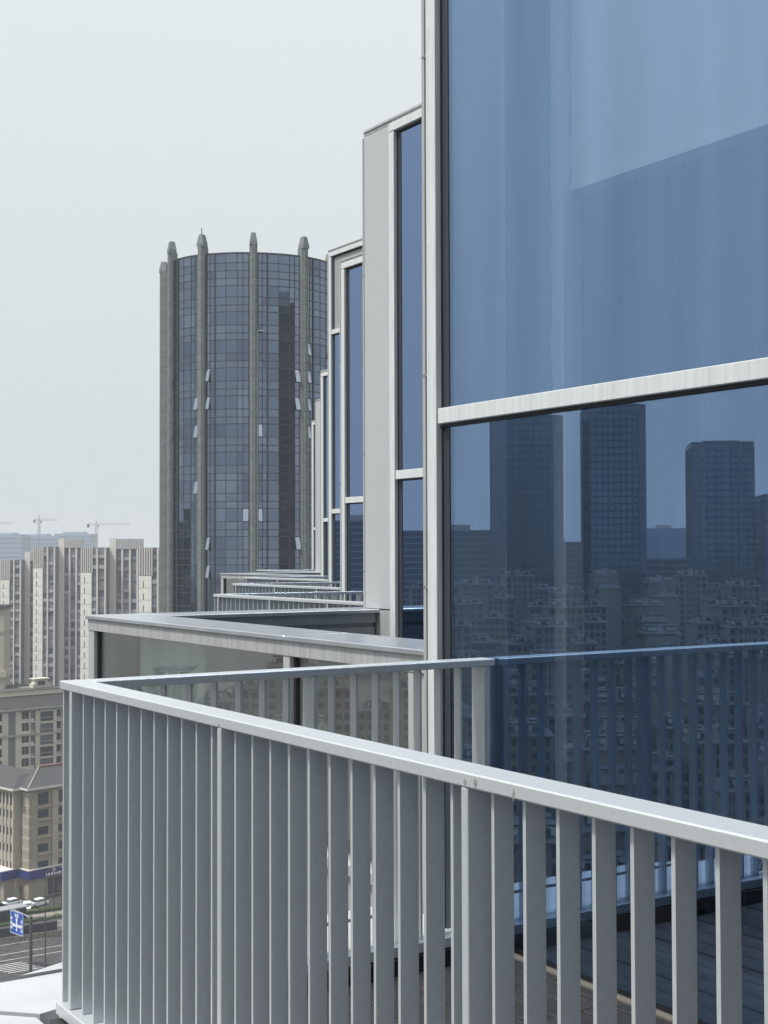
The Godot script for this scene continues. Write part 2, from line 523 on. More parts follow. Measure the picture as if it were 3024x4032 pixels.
func ledges() -> void:
	# white metal ledge that runs round the balcony below the rail, mitred at the corner
	var l := thing("white_ledge", "white metal ledge below the corner of the nearest slatted railing", "ledge")
	var y1 := EYE - 2.0
	var y0 := EYE - 2.14
	var side := Mb.new()
	side.prism(PackedVector2Array([Vector2(1.46, -6.39), Vector2(1.99, -5.865), Vector2(2.08, -5.89), Vector2(2.1, -5.7), Vector2(4.3, -5.68), Vector2(4.3, -6.38)]), y0, y1)
	obj("side_ledge", side, M.white, l)
	var front := Mb.new()
	front.prism(PackedVector2Array([Vector2(1.44, -6.36), Vector2(1.965, -5.84), Vector2(1.965, -5.7), Vector2(1.9, -5.6), Vector2(1.9, -1.0), Vector2(1.44, -1.0)]), y0, y1 - 0.004)
	obj("front_ledge", front, M.white, l)
	var low := Mb.new()
	low.prism(PackedVector2Array([Vector2(2.08, -6.41), Vector2(2.3, -6.41), Vector2(4.3, -6.41), Vector2(4.3, -6.56), Vector2(2.4, -6.54)]), y0 - 0.04, y1 + 0.01)
	obj("back_ledge", low, M.white, l)
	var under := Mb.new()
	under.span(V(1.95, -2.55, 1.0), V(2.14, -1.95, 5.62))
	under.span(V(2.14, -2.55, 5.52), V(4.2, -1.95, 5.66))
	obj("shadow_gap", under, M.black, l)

# ---------------------------------------------------------------- city
func round_tower() -> void:
	var t := thing("round_tower", "round dark glass tower with pointed concrete piers beyond the facade", "tower", Vector3(103.5, 0, -200.9), 0.0)
	var face_a := atan2(-103.5, 200.9)        # direction from the tower to the eye, as rotation about y
	var R := 13.4
	var sq := 0.8
	var H := EYE + 47.0
	var centre := Basis(Vector3.UP, face_a)
	# point on the oval plan at angle f (0 towards the viewer, + to the right)
	var on := func(f: float, r: float, y: float) -> Vector3:
		return centre * Vector3(r * sin(f), y, r * sq * cos(f))
	var core := Mb.new()
	var poly := PackedVector2Array()
	for i in 40:
		var p: Vector3 = on.call(TAU * i / 40, R - 0.5, 0)
		poly.append(Vector2(p.x, p.z))
	core.prism(poly, 0, H - 0.3)
	obj("core", core, M.fin, t)
	# piers
	var seg := Mb.new()
	var pw := PackedVector2Array([Vector2(-0.62, 0.1), Vector2(-0.27, 0.55), Vector2(0.27, 0.55), Vector2(0.62, 0.1), Vector2(0.62, -0.9), Vector2(-0.62, -0.9)])
	seg.prism(pw, 0.0, 1.26)
	var seg_m := seg.mesh()
	var pa: Array[float] = []
	for i in 10:
		pa.append(deg_to_rad(0.8 + 36.0 * i))
	for i in 10:
		var f := pa[i]
		var ff := f if f < PI else f - TAU
		var front := absf(ff) < deg_to_rad(115)
		var rr := R + 0.35
		if i == 7:
			rr = R + 2.0
		if i == 2:
			continue
		var pos: Vector3 = on.call(f, rr, 0)
		var pier := node("pier", t, pos)
		pier.rotation.y = face_a + f
		var top := H + (1.2 if i != 7 else -0.6)
		var y := top - 1.3
		var k := 0
		while y > 40.0 and front:
			put("stone", seg_m, M.concrete if (k * 7 + i * 3) % 5 > 1 else M.concrete2, pier, Vector3(0, y, 0))
			y -= 1.3
			k += 1
		var core_m := Mb.new()
		core_m.span(Vector3(-0.57, 0, -0.85), Vector3(0.57, top, 0.3))
		obj("shaft", core_m, M.concrete2, pier)
		var tip := Mb.new()
		var lv := [[0.62, 0.55, top], [0.6, 0.53, top + 0.5], [0.33, 0.3, top + 1.9]]
		for j in 2:
			var a: Array = lv[j]
			var c: Array = lv[j + 1]
			var mid := Vector3(0, a[2], 0)
			var q0 := [Vector3(-a[0], a[2], a[1]), Vector3(a[0], a[2], a[1]), Vector3(a[0], a[2], -a[1] - 0.2), Vector3(-a[0], a[2], -a[1] - 0.2)]
			var q1 := [Vector3(-c[0], c[2], c[1]), Vector3(c[0], c[2], c[1]), Vector3(c[0], c[2], -c[1] - 0.2), Vector3(-c[0], c[2], -c[1] - 0.2)]
			for e in 4:
				tip.face(q0[e], q0[(e + 1) % 4], q1[(e + 1) % 4], q1[e], mid)
			if j == 1:
				tip.face(q1[0], q1[1], q1[2], q1[3], mid)
		obj("pier_tip", tip, M.concrete, pier)
		if i == 9:
			bx("lightning_rod", Vector3(-0.05, top + 1.9, -0.05), Vector3(0.05, top + 3.0, 0.05), M.fin, pier)
	# glazing: six columns between piers, three rows per storey
	var cols := [0.0, 0.095, 0.21, 0.475, 0.74, 0.87, 1.0]
	var rows: Array[float] = [H - 0.15]
	var pat := [1.42, 1.26, 1.17, 1.17, 1.8, 1.26, 1.08]
	for d in pat:
		rows.append(rows[-1] - d)
	while rows[-1] > 55.0:
		for d in [2.07, 1.26, 1.08]:
			rows.append(rows[-1] - d)
	var rest: Array[Mb] = [Mb.new(), Mb.new(), Mb.new(), Mb.new()]
	var vm := Mb.new()
	var hm := Mb.new()
	var done := 0
	var order := [9, 0, 8, 1, 7, 2]
	var patch := FastNoiseLite.new()
	patch.seed = 9
	patch.frequency = 0.02
	var windows := node("window_wall", t)
	for gi in order:
		var f0: float = pa[gi] - (TAU if pa[gi] > PI else 0.0)
		var g0 := f0 + deg_to_rad(3.1)
		var g1 := f0 + deg_to_rad(32.9)
		for c in 6:
			var a0 := lerpf(g0, g1, cols[c])
			var a1 := lerpf(g0, g1, cols[c + 1])
			var p0: Vector3 = on.call(a0, R, 0)
			var p1: Vector3 = on.call(a1, R, 0)
			var dir := (p1 - p0).normalized()
			var out := Vector3(-dir.z, 0, dir.x)
			if out.dot(p0 + p1) < 0:
				out = -out
			# vertical mullion on the left edge
			var heavy := c == 2 or c == 0
			var w := 0.3 if c == 2 else (0.14 if c != 3 else 0.1)
			var bb := Basis(dir, Vector3.UP, out)
			vm.box(p0 + Vector3(0, H * 0.5 + 20, 0) + out * (0.06 if heavy else 0.02), Vector3(w, H - 40, 0.22 if heavy else 0.12), bb)
			for r in rows.size() - 1:
				var y1 := rows[r]
				var y0 := rows[r + 1]
				var tall := y1 - y0 > 1.9
				var opened: bool = tall and (c == 5 or c == 0) and rng.randf() < 0.3 and r > 9
				var jit := Vector3(0, 0, 0)
				var tiltv := (rng.randf() - 0.5) * 0.006
				var swing := (rng.randf() - 0.5) * 0.005
				var i0 := p0 + dir * 0.04
				var i1 := p1 - dir * 0.04
				var nv := patch.get_noise_2d(gi * 60.0 + c * 9.0, r * 7.0)
				var m4: int = 3 if rng.randf() < 0.025 or nv > 0.34 else (2 if nv < -0.24 else (0 if tall else 1))
				if c == 0 and gi == 8 or c == 1 and gi == 8:
					m4 = 3
				var foot := out * (0.55 if opened else tiltv * (y1 - y0)) 
				var sw := out * swing * (p1 - p0).length()
				var A := i0 + Vector3(0, y0 + 0.05, 0) + foot + out * 0.03
				var B := i1 + Vector3(0, y0 + 0.05, 0) + foot + sw + out * 0.03
				var C := i1 + Vector3(0, y1 - 0.05, 0) + sw + out * 0.03
				var D := i0 + Vector3(0, y1 - 0.05, 0) + out * 0.03
				var nr := (B - A).cross(D - A).normalized()
				if nr.dot(out) < 0:
					nr = -nr
				if opened or (done < 290 and y1 > 70.0 and gi in [9, 0]):
					var pm := Mb.new()
					pm.quad(A, B, C, D, nr)
					pm.quad(A - nr * 0.03, B - nr * 0.03, C - nr * 0.03, D - nr * 0.03, -nr)
					obj("open_sash" if opened else "pane", pm, M.tower_open if opened else M.tower_glass[m4], windows)
					if not opened:
						done += 1
				else:
					rest[m4].quad(A, B, C, D, nr)
				if c == 0 or true:
					hm.box((p0 + p1) * 0.5 + Vector3(0, y0, 0) + out * 0.03, Vector3((p1 - p0).length(), 0.13, 0.1), bb)
	for i in 4:
		var o := obj("glazing", rest[i], M.tower_glass[i], t)
		o.set_meta("kind", "stuff")
	obj("mullions", vm, M.fin, t).set_meta("kind", "stuff")
	obj("transoms", hm, M.fin, t).set_meta("kind", "stuff")
	var rim := Mb.new()
	var rp := PackedVector2Array()
	for i in 60:
		var p: Vector3 = on.call(TAU * i / 60, R + 0.05, 0)
		rp.append(Vector2(p.x, p.z))
	rim.prism(rp, H - 0.14, H + 0.1)
	obj("roof_rim", rim, M.fin, t)
	# drain pipe beside the middle pier
	var pipe := Mb.new()
	var pb: Vector3 = on.call(deg_to_rad(3.3), R + 0.75, 0)
	pipe.tube(pb + Vector3(0, 30, 0), pb + Vector3(0, H - 12.4, 0), 0.1, 0.1)
	pipe.tube(pb + Vector3(0, H - 12.4, 0), pb + Vector3(0, H - 12.4, 0) + centre * Vector3(0.9, 0, 0), 0.1, 0.1)
	obj("drain_pipe", pipe, M.pole_grey, t)

func apartment_tower(label: String, at: Vector3, turn: float, top: float, back_w: float) -> void:
	var a := thing("apartment_tower", label, "apartment tower", at, turn, "cream apartment towers in a row")
	var H := top
	var B := top + 2.7
	# front block: x 0..7.3, z 0 ; back block set 4 m behind
	bx("front_block", Vector3(0, 0, -9), Vector3(7.3, H, -0.5), M.apt_dark, a)
	bx("back_block", Vector3(7.3, 0, -13), Vector3(7.3 + back_w, B - 3.1, -4.6), M.apt_dark, a)
	bx("plain_wall", Vector3(7.3, 0, -4.6), Vector3(9.2, B, -4.0), M.cream2, a)
	bx("roof_screen", Vector3(9.2, B - 3.2, -4.5), Vector3(7.3 + back_w - 0.6, B - 0.2, -4.1), M.apt_rail, a)
	var sc := Mb.new()
	for i in int((back_w - 2.6) / 0.55):
		sc.span(Vector3(9.35 + i * 0.55, B - 3.1, -4.1), Vector3(9.5 + i * 0.55, B - 0.25, -4.0))
	obj("screen_louvres", sc, M.pier, a)
	# cream panels storey by storey, louvres above
	var fl := 3.05
	var n := int((H - 7.2) / fl)
	for i in n:
		var y := H - 7.2 - i * fl
		if y < 20:
			break
		bx("wall_panel", Vector3(0, y - fl + 0.12, -0.5), Vector3(1.02, y, 0), M.cream, a)
		bx("wall_panel", Vector3(1.3, y - fl + 0.12, -0.5), Vector3(3.2, y, 0), M.cream, a)
		bx("slot_window", Vector3(1.02, y - fl + 0.12, -0.5), Vector3(1.3, y - 1.3, -0.12), M.apt_dark, a)
		bx("slot_panel", Vector3(1.02, y - 1.3, -0.5), Vector3(1.3, y, -0.03), M.cream, a)
	bx("panel_back", Vector3(0.02, 0, -0.6), Vector3(3.18, H - 7.2, -0.2), M.pier, a)
	bx("louvre_back", Vector3(0, H - 7.1, -0.5), Vector3(3.2, H - 0.4, -0.35), M.apt_rail, a)
	for i in 6:
		bx("louvre", Vector3(0.05 + i * 0.62, H - 7.1, -0.35), Vector3(0.32 + i * 0.62, H, 0.0), M.cream2 if i % 2 == 0 else M.pier, a)
	# piers
	for x in [4.6, 6.9]:
		bx("pier", Vector3(x, 0, -0.5), Vector3(x + 0.42, H - 0.2, 0.05), M.cream2, a)
	for x in [10.75, 13.0, 15.2]:
		if x < 7.0 + back_w:
			bx("pier", Vector3(x, 0, -4.6), Vector3(x + 0.55, B - 3.3, -4.0), M.pier, a)
	# windows and balcony fronts
	var bays := [[3.3, 4.5, -0.5], [5.1, 6.8, -0.5], [9.4, 10.65, -4.6], [11.4, 12.9, -4.6], [13.65, 15.1, -4.6]]
	for w in bays:
		if w[1] > 7.2 + back_w:
			continue
		var up: float = H if w[2] > -2 else B - 3.4
		for i in int(up / fl):
			var y := up - i * fl
			if y < 24:
				break
			bx("window", Vector3(w[0], y - 1.75, w[2]), Vector3(w[1], y - 0.3, w[2] + 0.06), M.apt_glass[rng.randi() % 3], a)
			if rng.randf() < 0.75:
				bx("balcony_front", Vector3(w[0], y - fl + 0.05, w[2] + 0.02), Vector3(w[1], y - fl + 1.05, w[2] + 0.3), M.apt_rail if rng.randf() < 0.7 else M.apt_dark, a)

func far_block(label: String, at: Vector3, turn: float, size: Vector3) -> void:
	var a := thing("office_block", label, "office block", at, turn, "hazy glass office blocks on the horizon")
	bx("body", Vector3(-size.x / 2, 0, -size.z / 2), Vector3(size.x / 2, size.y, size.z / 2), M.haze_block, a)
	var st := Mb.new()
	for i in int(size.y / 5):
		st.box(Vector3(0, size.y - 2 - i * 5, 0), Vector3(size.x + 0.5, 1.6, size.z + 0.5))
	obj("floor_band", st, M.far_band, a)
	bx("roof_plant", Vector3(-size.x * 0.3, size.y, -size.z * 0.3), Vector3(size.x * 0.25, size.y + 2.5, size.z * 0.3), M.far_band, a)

func crane(label: String, at: Vector3, turn: float, h: float, jib: float) -> void:
	var c := thing("tower_crane", label, "crane", at, turn, "tower cranes on the horizon")
	var m := Mb.new()
	for x in [-0.8, 0.8]:
		for z in [-0.8, 0.8]:
			m.span(Vector3(x - 0.15, 0, z - 0.15), Vector3(x + 0.15, h, z + 0.15))
	var y := 0.0
	while y < h - 2:
		m.tube(Vector3(-0.8, y, 0.8), Vector3(0.8, y + 2, 0.8), 0.12, 0.12, 4)
		m.tube(Vector3(0.8, y + 2, 0.8), Vector3(-0.8, y + 4, 0.8), 0.12, 0.12, 4)
		y += 4
	obj("mast", m, M.crane, c)
	var j := Mb.new()
	for p in [[0.0, -0.6], [0.0, 0.6], [1.3, 0.0]]:
		j.tube(Vector3(-jib * 0.26, h + p[0], p[1]), Vector3(jib, h + p[0] + jib * 0.02, p[1]), 0.2, 0.16, 4)
	var x := -jib * 0.2
	while x < jib - 3:
		j.tube(Vector3(x, h, 0.6), Vector3(x + 1.5, h + 1.3, 0), 0.1, 0.1, 4)
		j.tube(Vector3(x + 1.5, h + 1.3, 0), Vector3(x + 3, h, 0.6), 0.1, 0.1, 4)
		x += 3
	j.tube(Vector3(0, h, 0), Vector3(0, h + 5, 0), 0.5, 0.2, 4)
	j.tube(Vector3(0, h + 5, 0), Vector3(jib * 0.6, h + 1.3, 0), 0.1, 0.1, 4)
	j.tube(Vector3(0, h + 5, 0), Vector3(-jib * 0.24, h + 0.6, 0), 0.1, 0.1, 4)
	obj("jib", j, M.crane, c)
	bx("counterweight", Vector3(-jib * 0.27, h - 2.2, -1), Vector3(-jib * 0.2, h + 0.6, 1), M.fin, c)
	bx("cab", Vector3(0.9, h - 2.0, -0.7), Vector3(2.4, h, 0.7), M.crane, c)

func dormer(parent: Node, x: float, y: float, z: float, w: float, m: Material) -> void:
	# cream attic box with a dark opening and flat overhanging roof
	var d := node("dormer", parent, Vector3(x, y, z))
	bx("dormer_wall", Vector3(-w / 2, 0, -2.4), Vector3(w / 2, 2.4, 0), m, d)
	bx("dormer_opening", Vector3(-w * 0.28, 0.7, -0.1), Vector3(w * 0.28, 1.9, 0.04), M.window, d)
	bx("dormer_roof", Vector3(-w / 2 - 0.4, 2.4, -2.8), Vector3(w / 2 + 0.4, 2.7, 0.5), m, d)
	bx("dormer_wing", Vector3(w / 2, 0, -2.0), Vector3(w / 2 + 0.7, 1.2, 0.2), m, d)
	bx("dormer_wing", Vector3(-w / 2 - 0.7, 0, -2.0), Vector3(-w / 2, 1.2, 0.2), m, d)

func yellow_block() -> void:
	var a := thing("apartment_block", "long pale yellow apartment block with slate mansard roof behind the stone building", "apartment block", Vector3(124.8, 0, -377), deg_to_rad(9))
	var E := 34.3
	bx("wall", Vector3(-30, 0, -13), Vector3(32, E, -0.6), M.yellow, a)
	var roof := Mb.new()
	roof.hip(-31, 33, -14.5, 0.9, E + 0.35, E + 3.6, 3.4)
	obj("roof", roof, M.slate, a)
	bx("gutter", Vector3(-31.2, E, -14.5), Vector3(33.2, E + 0.34, 1.1), M.apt_rail, a)
	bx("roof_parapet", Vector3(-27, E + 3.6, -10), Vector3(12.2, E + 4.9, -2.6), M.yellow, a)
	bx("flat_roof", Vector3(-27.2, E + 4.9, -10.2), Vector3(12.4, E + 5.02, -2.6), M.slate, a)
	bx("ridge", Vector3(-27.2, E + 4.9, -2.59), Vector3(12.4, E + 5.06, -2.35), M.ridge_red, a)
	bx("roof_flashing", Vector3(-7.6, E + 0.7, 0.2), Vector3(-7.2, E + 1.2, 0.9), M.ridge_red, a)
	dormer(a, 6.5, E + 5.1, -6.0, 4.0, M.yellow)
	var fl := 3.28
	for i in 10:
		var y := E - 0.6 - i * fl
		# solid piers between recesses, built storey by storey
		for p in [[-30.0, -18.6], [-16.2, -11.0], [-8.4, -6.6], [-4.4, -2.6], [-0.3, 0.1], [1.7, 3.1]]:
			bx("wall_panel", Vector3(p[0], y - fl + 0.15, -0.6), Vector3(p[1], y + 0.15, 0.0), M.yellow, a)
		for p in [[-11.0, -8.4], [-2.6, -0.3]]:
			bx("wall_panel", Vector3(p[0], y - fl + 0.15, -0.6), Vector3(p[1], y - 2.1, 0.0), M.yellow, a)
			bx("window", Vector3(p[0] + 0.1, y - 2.1, -0.6), Vector3(p[1] - 0.1, y + 0.1, -0.3), M.window, a)
			bx("window_frame", Vector3(p[0] + 1.1, y - 2.1, -0.3), Vector3(p[0] + 1.2, y + 0.1, -0.26), M.apt_rail, a)
		bx("recess", Vector3(-6.6, y - fl, -0.62), Vector3(-4.4, y, -0.45), M.apt_dark, a)
		bx("conditioner", Vector3(0.25, y - fl + 0.4, -0.55), Vector3(1.1, y - fl + 1.2, -0.05), M.cream2 if i % 2 == 0 else M.apt_rail, a)
		bx("niche", Vector3(0.1, y - fl + 0.16, -0.63), Vector3(1.7, y, -0.58), M.apt_dark, a)
		bx("slab_edge", Vector3(0.1, y - fl + 0.1, -0.6), Vector3(1.7, y - fl + 0.35, 0.05), M.yellow, a)
		bx("bay_window", Vector3(3.1, y - fl + 0.2, -0.3), Vector3(6.8, y - 0.35, 0.25), M.window if i % 3 == 0 else tint(M.window, Color(1.5, 1.45, 1.4)), a)
		bx("bay_sill", Vector3(2.9, y - fl + 1.15, -0.3), Vector3(7.0, y - fl + 1.3, 0.45), M.apt_rail, a)
		bx("bay_slab", Vector3(3.0, y - 0.34, -0.5), Vector3(6.9, y + 0.19, 0.3), M.yellow, a)
		for bz in [[8.0, 11.4], [11.9, 15.3], [17.0, 20.4], [20.9, 24.3]]:
			bx("balcony_back", Vector3(bz[0], y - fl, -0.62), Vector3(bz[1], y, -0.58), M.tan, a)
			bx("balcony_window", Vector3(bz[0] + 0.1, y - fl + 1.1, -0.58), Vector3(bz[0] + 1.6, y - 0.3, -0.52), M.window, a)
			bx("balcony_slab", Vector3(bz[0] - 0.2, y - 0.1, -0.6), Vector3(bz[1] + 0.2, y + 0.2, 0.3), M.yellow, a)
			bx("balcony_rail", Vector3(bz[0], y - fl + 0.2, 0.15), Vector3(bz[1], y - fl + 1.05, 0.25), M.apt_rail, a)
		for x in [7.0, 11.4, 15.3, 20.4]:
			bx("pier", Vector3(x, y - fl + 0.2, -0.6), Vector3(x + (1.0 if x == 7.0 else 0.5), y + 0.1, 0.2), M.yellow, a)
	bx("string_course", Vector3(-30, E - 7.3, -0.2), Vector3(25, E - 6.8, 0.35), M.tan, a)

func stone_building() -> void:
	var a := thing("stone_building", "brown stone corner building with grey hipped roof and blue shop fascia", "building", Vector3(100.4, 0, -304.0), deg_to_rad(14))
	var E := 24.6
	var fz0 := 6.58
	bx("corner_wing", Vector3(0.3, 0, -14), Vector3(26, E, -0.3), M.stone, a)
	bx("podium", Vector3(-4.0, 0, -26), Vector3(0, fz0, -3.7), M.stone, a)
	bx("left_wing", Vector3(-1.7, 0, -32), Vector3(10, E - 0.2, -3.3), M.stone_light, a)
	var roof := Mb.new()
	roof.hip(-0.9, 27, -15, 0.9, E + 0.5, E + 3.7)
	roof.hip(-2.7, 11, -33, -2.3, E + 0.3, E + 2.6, 4.0)
	obj("roof", roof, M.slate, a)
	bx("ridge", Vector3(7.0, E + 3.6, -7.4), Vector3(19, E + 3.95, -6.6), M.ridge_red, a)
	var hipb := Mb.new()
	hipb.tube(Vector3(-0.9, E + 0.6, 0.9), Vector3(7.0, E + 3.8, -7.0), 0.16, 0.16, 4)
	obj("hip_tiles", hipb, M.stone_light, a)
	bx("eaves", Vector3(-0.95, E, -15), Vector3(27, E + 0.5, 0.95), M.pier, a)
	bx("eaves", Vector3(-2.75, E - 0.2, -33), Vector3(11, E + 0.29, -2.25), M.pier, a)
	# stone courses on the corner
	for i in 22:
		var y := 6.0 + i * 0.82
		bx("stone_course", Vector3(0.0, y, -2.9), Vector3(2.3, y + 0.76, 0.0), M.stone_light if i % 3 == 0 else M.stone, a)
	# right face: windows in a recessed bay, five storeys
	var fl := 3.85
	for i in 5:
		var y := E - 1.0 - i * fl
		var hh := 2.6 if i == 0 else 1.7
		for x in [2.5, 7.9, 13.3, 18.7]:
			bx("recess", Vector3(x - 0.2, y - fl + 0.9, -0.3), Vector3(x + 3.5, y + 0.3, -0.24), M.stone, a)
			bx("window", Vector3(x, y - hh, -0.25), Vector3(x + 2.6, y, -0.12), M.window, a)
			bx("window_bar", Vector3(x + 1.25, y - hh, -0.12), Vector3(x + 1.35, y, -0.06), M.fin, a)
			bx("sill", Vector3(x - 0.2, y - hh - 0.7, -0.3), Vector3(x + 3.5, y - hh - 0.4, 0.12), M.stone_light, a)
			bx("jamb", Vector3(x + 2.75, y - hh, -0.3), Vector3(x + 3.4, y, -0.15), M.stone, a)
		for x in [0.6, 6.1, 11.5, 16.9, 22.3]:
			bx("pilaster", Vector3(x, y - fl + 0.4, -0.3), Vector3(x + 1.6, y + 0.35, 0.06), M.stone_light if x > 3 else M.stone, a)
		# left wing: slim windows between piers, facing left
		for z in [-4.4, -5.9, -7.4, -8.9, -10.4, -11.9]:
			bx("slim_window", Vector3(-1.76, y - hh, z - 0.36), Vector3(-1.6, y, z + 0.36), M.window, a)
			bx("wing_pier", Vector3(-1.9, y - fl + 0.3, z + 0.45), Vector3(-1.7, y + 0.4, z + 1.05), M.stone_light, a)
		bx("slim_window", Vector3(0.14, y - hh - 0.6, -3.4), Vector3(0.3, y - 0.4, -3.0), M.window, a)
	# shop fascia that wraps round both wings, with white lettering
	var fz := 4.65
	var ft := 6.6
	bx("fascia", Vector3(-0.4, fz, 0.15), Vector3(24, ft, 0.6), M.blue_sign, a)
	bx("fascia", Vector3(-0.42, fz, -3.2), Vector3(0.0, ft - 0.01, 0.14), M.blue_sign, a)
	bx("fascia", Vector3(-4.9, fz, -3.6), Vector3(-0.43, ft - 0.02, -3.21), M.blue_sign, a)
	bx("fascia", Vector3(-4.92, fz, -26), Vector3(-4.5, ft - 0.03, -3.61), tint(M.blue_sign, Color(1.2, 1.2, 1.15)), a)
	bx("fascia_roof", Vector3(-5.0, ft, -26), Vector3(-1.6, ft + 0.2, -3.2), M.pier, a)
	bx("fascia_roof", Vector3(-0.5, ft, -3.2), Vector3(24, ft + 0.21, 0.7), M.pier, a)
	lettering(a, "P", 1.3, Vector3(6.2, 5.75, 0.64), M.letter_pink)
	bx("logo_swash", Vector3(7.3, 6.2, 0.61), Vector3(8.5, 6.32, 0.65), M.letter, a)
	for i in 6:
		bx("glyph", Vector3(3.9 + i * 0.74, 4.85, 0.61), Vector3(4.4 + i * 0.74, 5.3 + 0.06 * (i % 2), 0.65), M.letter, a)
		bx("glyph_stroke", Vector3(4.1 + i * 0.74, 5.3, 0.61), Vector3(4.22 + i * 0.74, 5.45, 0.65), M.letter, a)
	for i in 4:
		var x := 10.4 + i * 1.75
		bx("glyph", Vector3(x + 0.2, 5.0, 0.61), Vector3(x + 1.2, 5.5, 0.65), M.letter, a)
		bx("glyph_stroke", Vector3(x, 5.65, 0.61), Vector3(x + 1.4, 5.8, 0.65), M.letter, a)
		bx("glyph_stroke", Vector3(x + 0.6, 5.8, 0.61), Vector3(x + 0.8, 6.25, 0.65), M.letter, a)
	# ground floor
	bx("shop_window", Vector3(5.2, 0.4, -0.3), Vector3(9.4, 4.0, -0.1), M.window, a)
	bx("shop_window", Vector3(14.0, 0.4, -0.3), Vector3(19.0, 4.0, -0.1), M.window, a)
	for z in [-6.0, -9.0, -12.0, -15.0]:
		bx("shop_window", Vector3(-4.0, 0.3, z - 0.8), Vector3(-3.85, 4.2, z + 0.8), M.window, a)

func lettering(parent: Node, text: String, h: float, at: Vector3, m: Material) -> void:
	var tm := TextMesh.new()
	tm.text = text
	var f := SystemFont.new()
	f.font_names = PackedStringArray(["Droid Sans"])
	tm.font = f
	tm.font_size = 64
	tm.pixel_size = h / 48.0
	tm.depth = 0.06
	var o := put("letter", tm, m, parent, at)
	o.name = "letter"

func car(label: String, at: Vector3, turn: float, body: Material) -> void:
	var c := thing("parked_car", label, "car", at, turn, "cars parked in front of the stone building")
	var b := Mb.new()
	var prof := PackedVector2Array([Vector2(-2.25, 0.35), Vector2(-2.3, 0.75), Vector2(-2.05, 1.0), Vector2(-1.0, 1.08), Vector2(1.5, 1.1), Vector2(2.2, 1.02), Vector2(2.28, 0.6), Vector2(2.2, 0.35)])
	extrude(b, prof, 0.9)
	obj("body", b, body, c)
	var g := Mb.new()
	extrude(g, PackedVector2Array([Vector2(-1.25, 1.07), Vector2(-0.5, 1.5), Vector2(1.35, 1.5), Vector2(2.0, 1.08)]), 0.78)
	obj("glasshouse", g, M.window, c)
	var r := Mb.new()
	extrude(r, PackedVector2Array([Vector2(-0.6, 1.49), Vector2(-0.3, 1.62), Vector2(1.2, 1.62), Vector2(1.5, 1.48)]), 0.8)
	obj("roof", r, body, c)
	for x in [-1.45, 1.4]:
		for z in [-0.86, 0.86]:
			var w := Mb.new()
			w.tube(Vector3(x, 0.33, z - 0.1), Vector3(x, 0.33, z + 0.1), 0.33, 0.33, 12)
			obj("wheel", w, M.tyre, c)

func extrude(mb: Mb, prof: PackedVector2Array, hw: float) -> void:
	var mid := Vector3.ZERO
	for p in prof:
		mid += Vector3(p.x, p.y, 0)
	mid /= prof.size()
	for i in prof.size():
		var a := prof[i]
		var b := prof[(i + 1) % prof.size()]
		mb.face(Vector3(a.x, a.y, -hw), Vector3(b.x, b.y, -hw), Vector3(b.x, b.y, hw), Vector3(a.x, a.y, hw), mid)
	var t := Geometry2D.triangulate_polygon(prof)
	for i in range(0, t.size(), 3):
		for z in [-hw, hw]:
			mb.tri(Vector3(prof[t[i]].x, prof[t[i]].y, z), Vector3(prof[t[i + 1]].x, prof[t[i + 1]].y, z), Vector3(prof[t[i + 2]].x, prof[t[i + 2]].y, z), Vector3(0, 0, signf(z)))

func bare_tree(label: String, at: Vector3, h: float) -> void:
	var t := thing("bare_tree", label, "tree", at, 0.0, "bare street trees")
	var tr := Mb.new()
	tr.tube(Vector3.ZERO, Vector3(0.1, h * 0.4, 0), 0.14, 0.1)
	obj("trunk", tr, M.bark, t)
	var cr := Mb.new()
	for i in 26:
		var a := rng.randf() * TAU
		var y := h * (0.3 + 0.3 * rng.randf())
		var e := Vector3(cos(a) * h * 0.22 * (0.5 + rng.randf()), y + h * 0.4 * (0.4 + 0.6 * rng.randf()), sin(a) * h * 0.22 * (0.5 + rng.randf()))
		var s := Vector3(0.1, y * 0.8, 0)
		cr.tube(s, e, 0.05, 0.02, 4)
		for j in 3:
			var m := s.lerp(e, 0.5 + 0.15 * j)
			cr.tube(m, m + Vector3(rng.randf() - 0.5, 0.5 + rng.randf() * 0.5, rng.randf() - 0.5) * h * 0.14, 0.025, 0.012, 3)
	obj("crown", cr, M.bark, t)

func bushes(called: String, a: Vector3, b: Vector3, w: float, h: float, label: String) -> void:
	# clipped strip of planting: many small leaf faces through its volume
	var mb := Mb.new()
	var n := int((b - a).length() * w * 30)
	for i in n:
		var p := a.lerp(b, rng.randf()) + Vector3(rng.randf() - 0.5, 0, rng.randf() - 0.5) * w
		p.y += h * (0.15 + 0.85 * rng.randf()) * (0.75 + 0.35 * sin(p.x * 1.7) * sin(p.z * 2.3 + 1.0))
		var u := Vector3(rng.randf() - 0.5, rng.randf() - 0.5, rng.randf() - 0.5).normalized()
		var v := u.cross(Vector3(rng.randf() - 0.5, 1, rng.randf() - 0.5)).normalized()
		var s := 0.1 + 0.12 * rng.randf()
		var nn := u.cross(v)
		if nn.y < 0:
			nn = -nn
		mb.tri(p - u * s, p + u * s, p + v * s * 1.6, nn)
	mb.span(a + Vector3(-w * 0.3, 0, -w * 0.4), b + Vector3(w * 0.3, h * 0.55, w * 0.4))
	var o := obj(called, mb, M.leaf, self)
	o.name = numbered(called)
	tag(o, label, "hedge", "", "stuff")

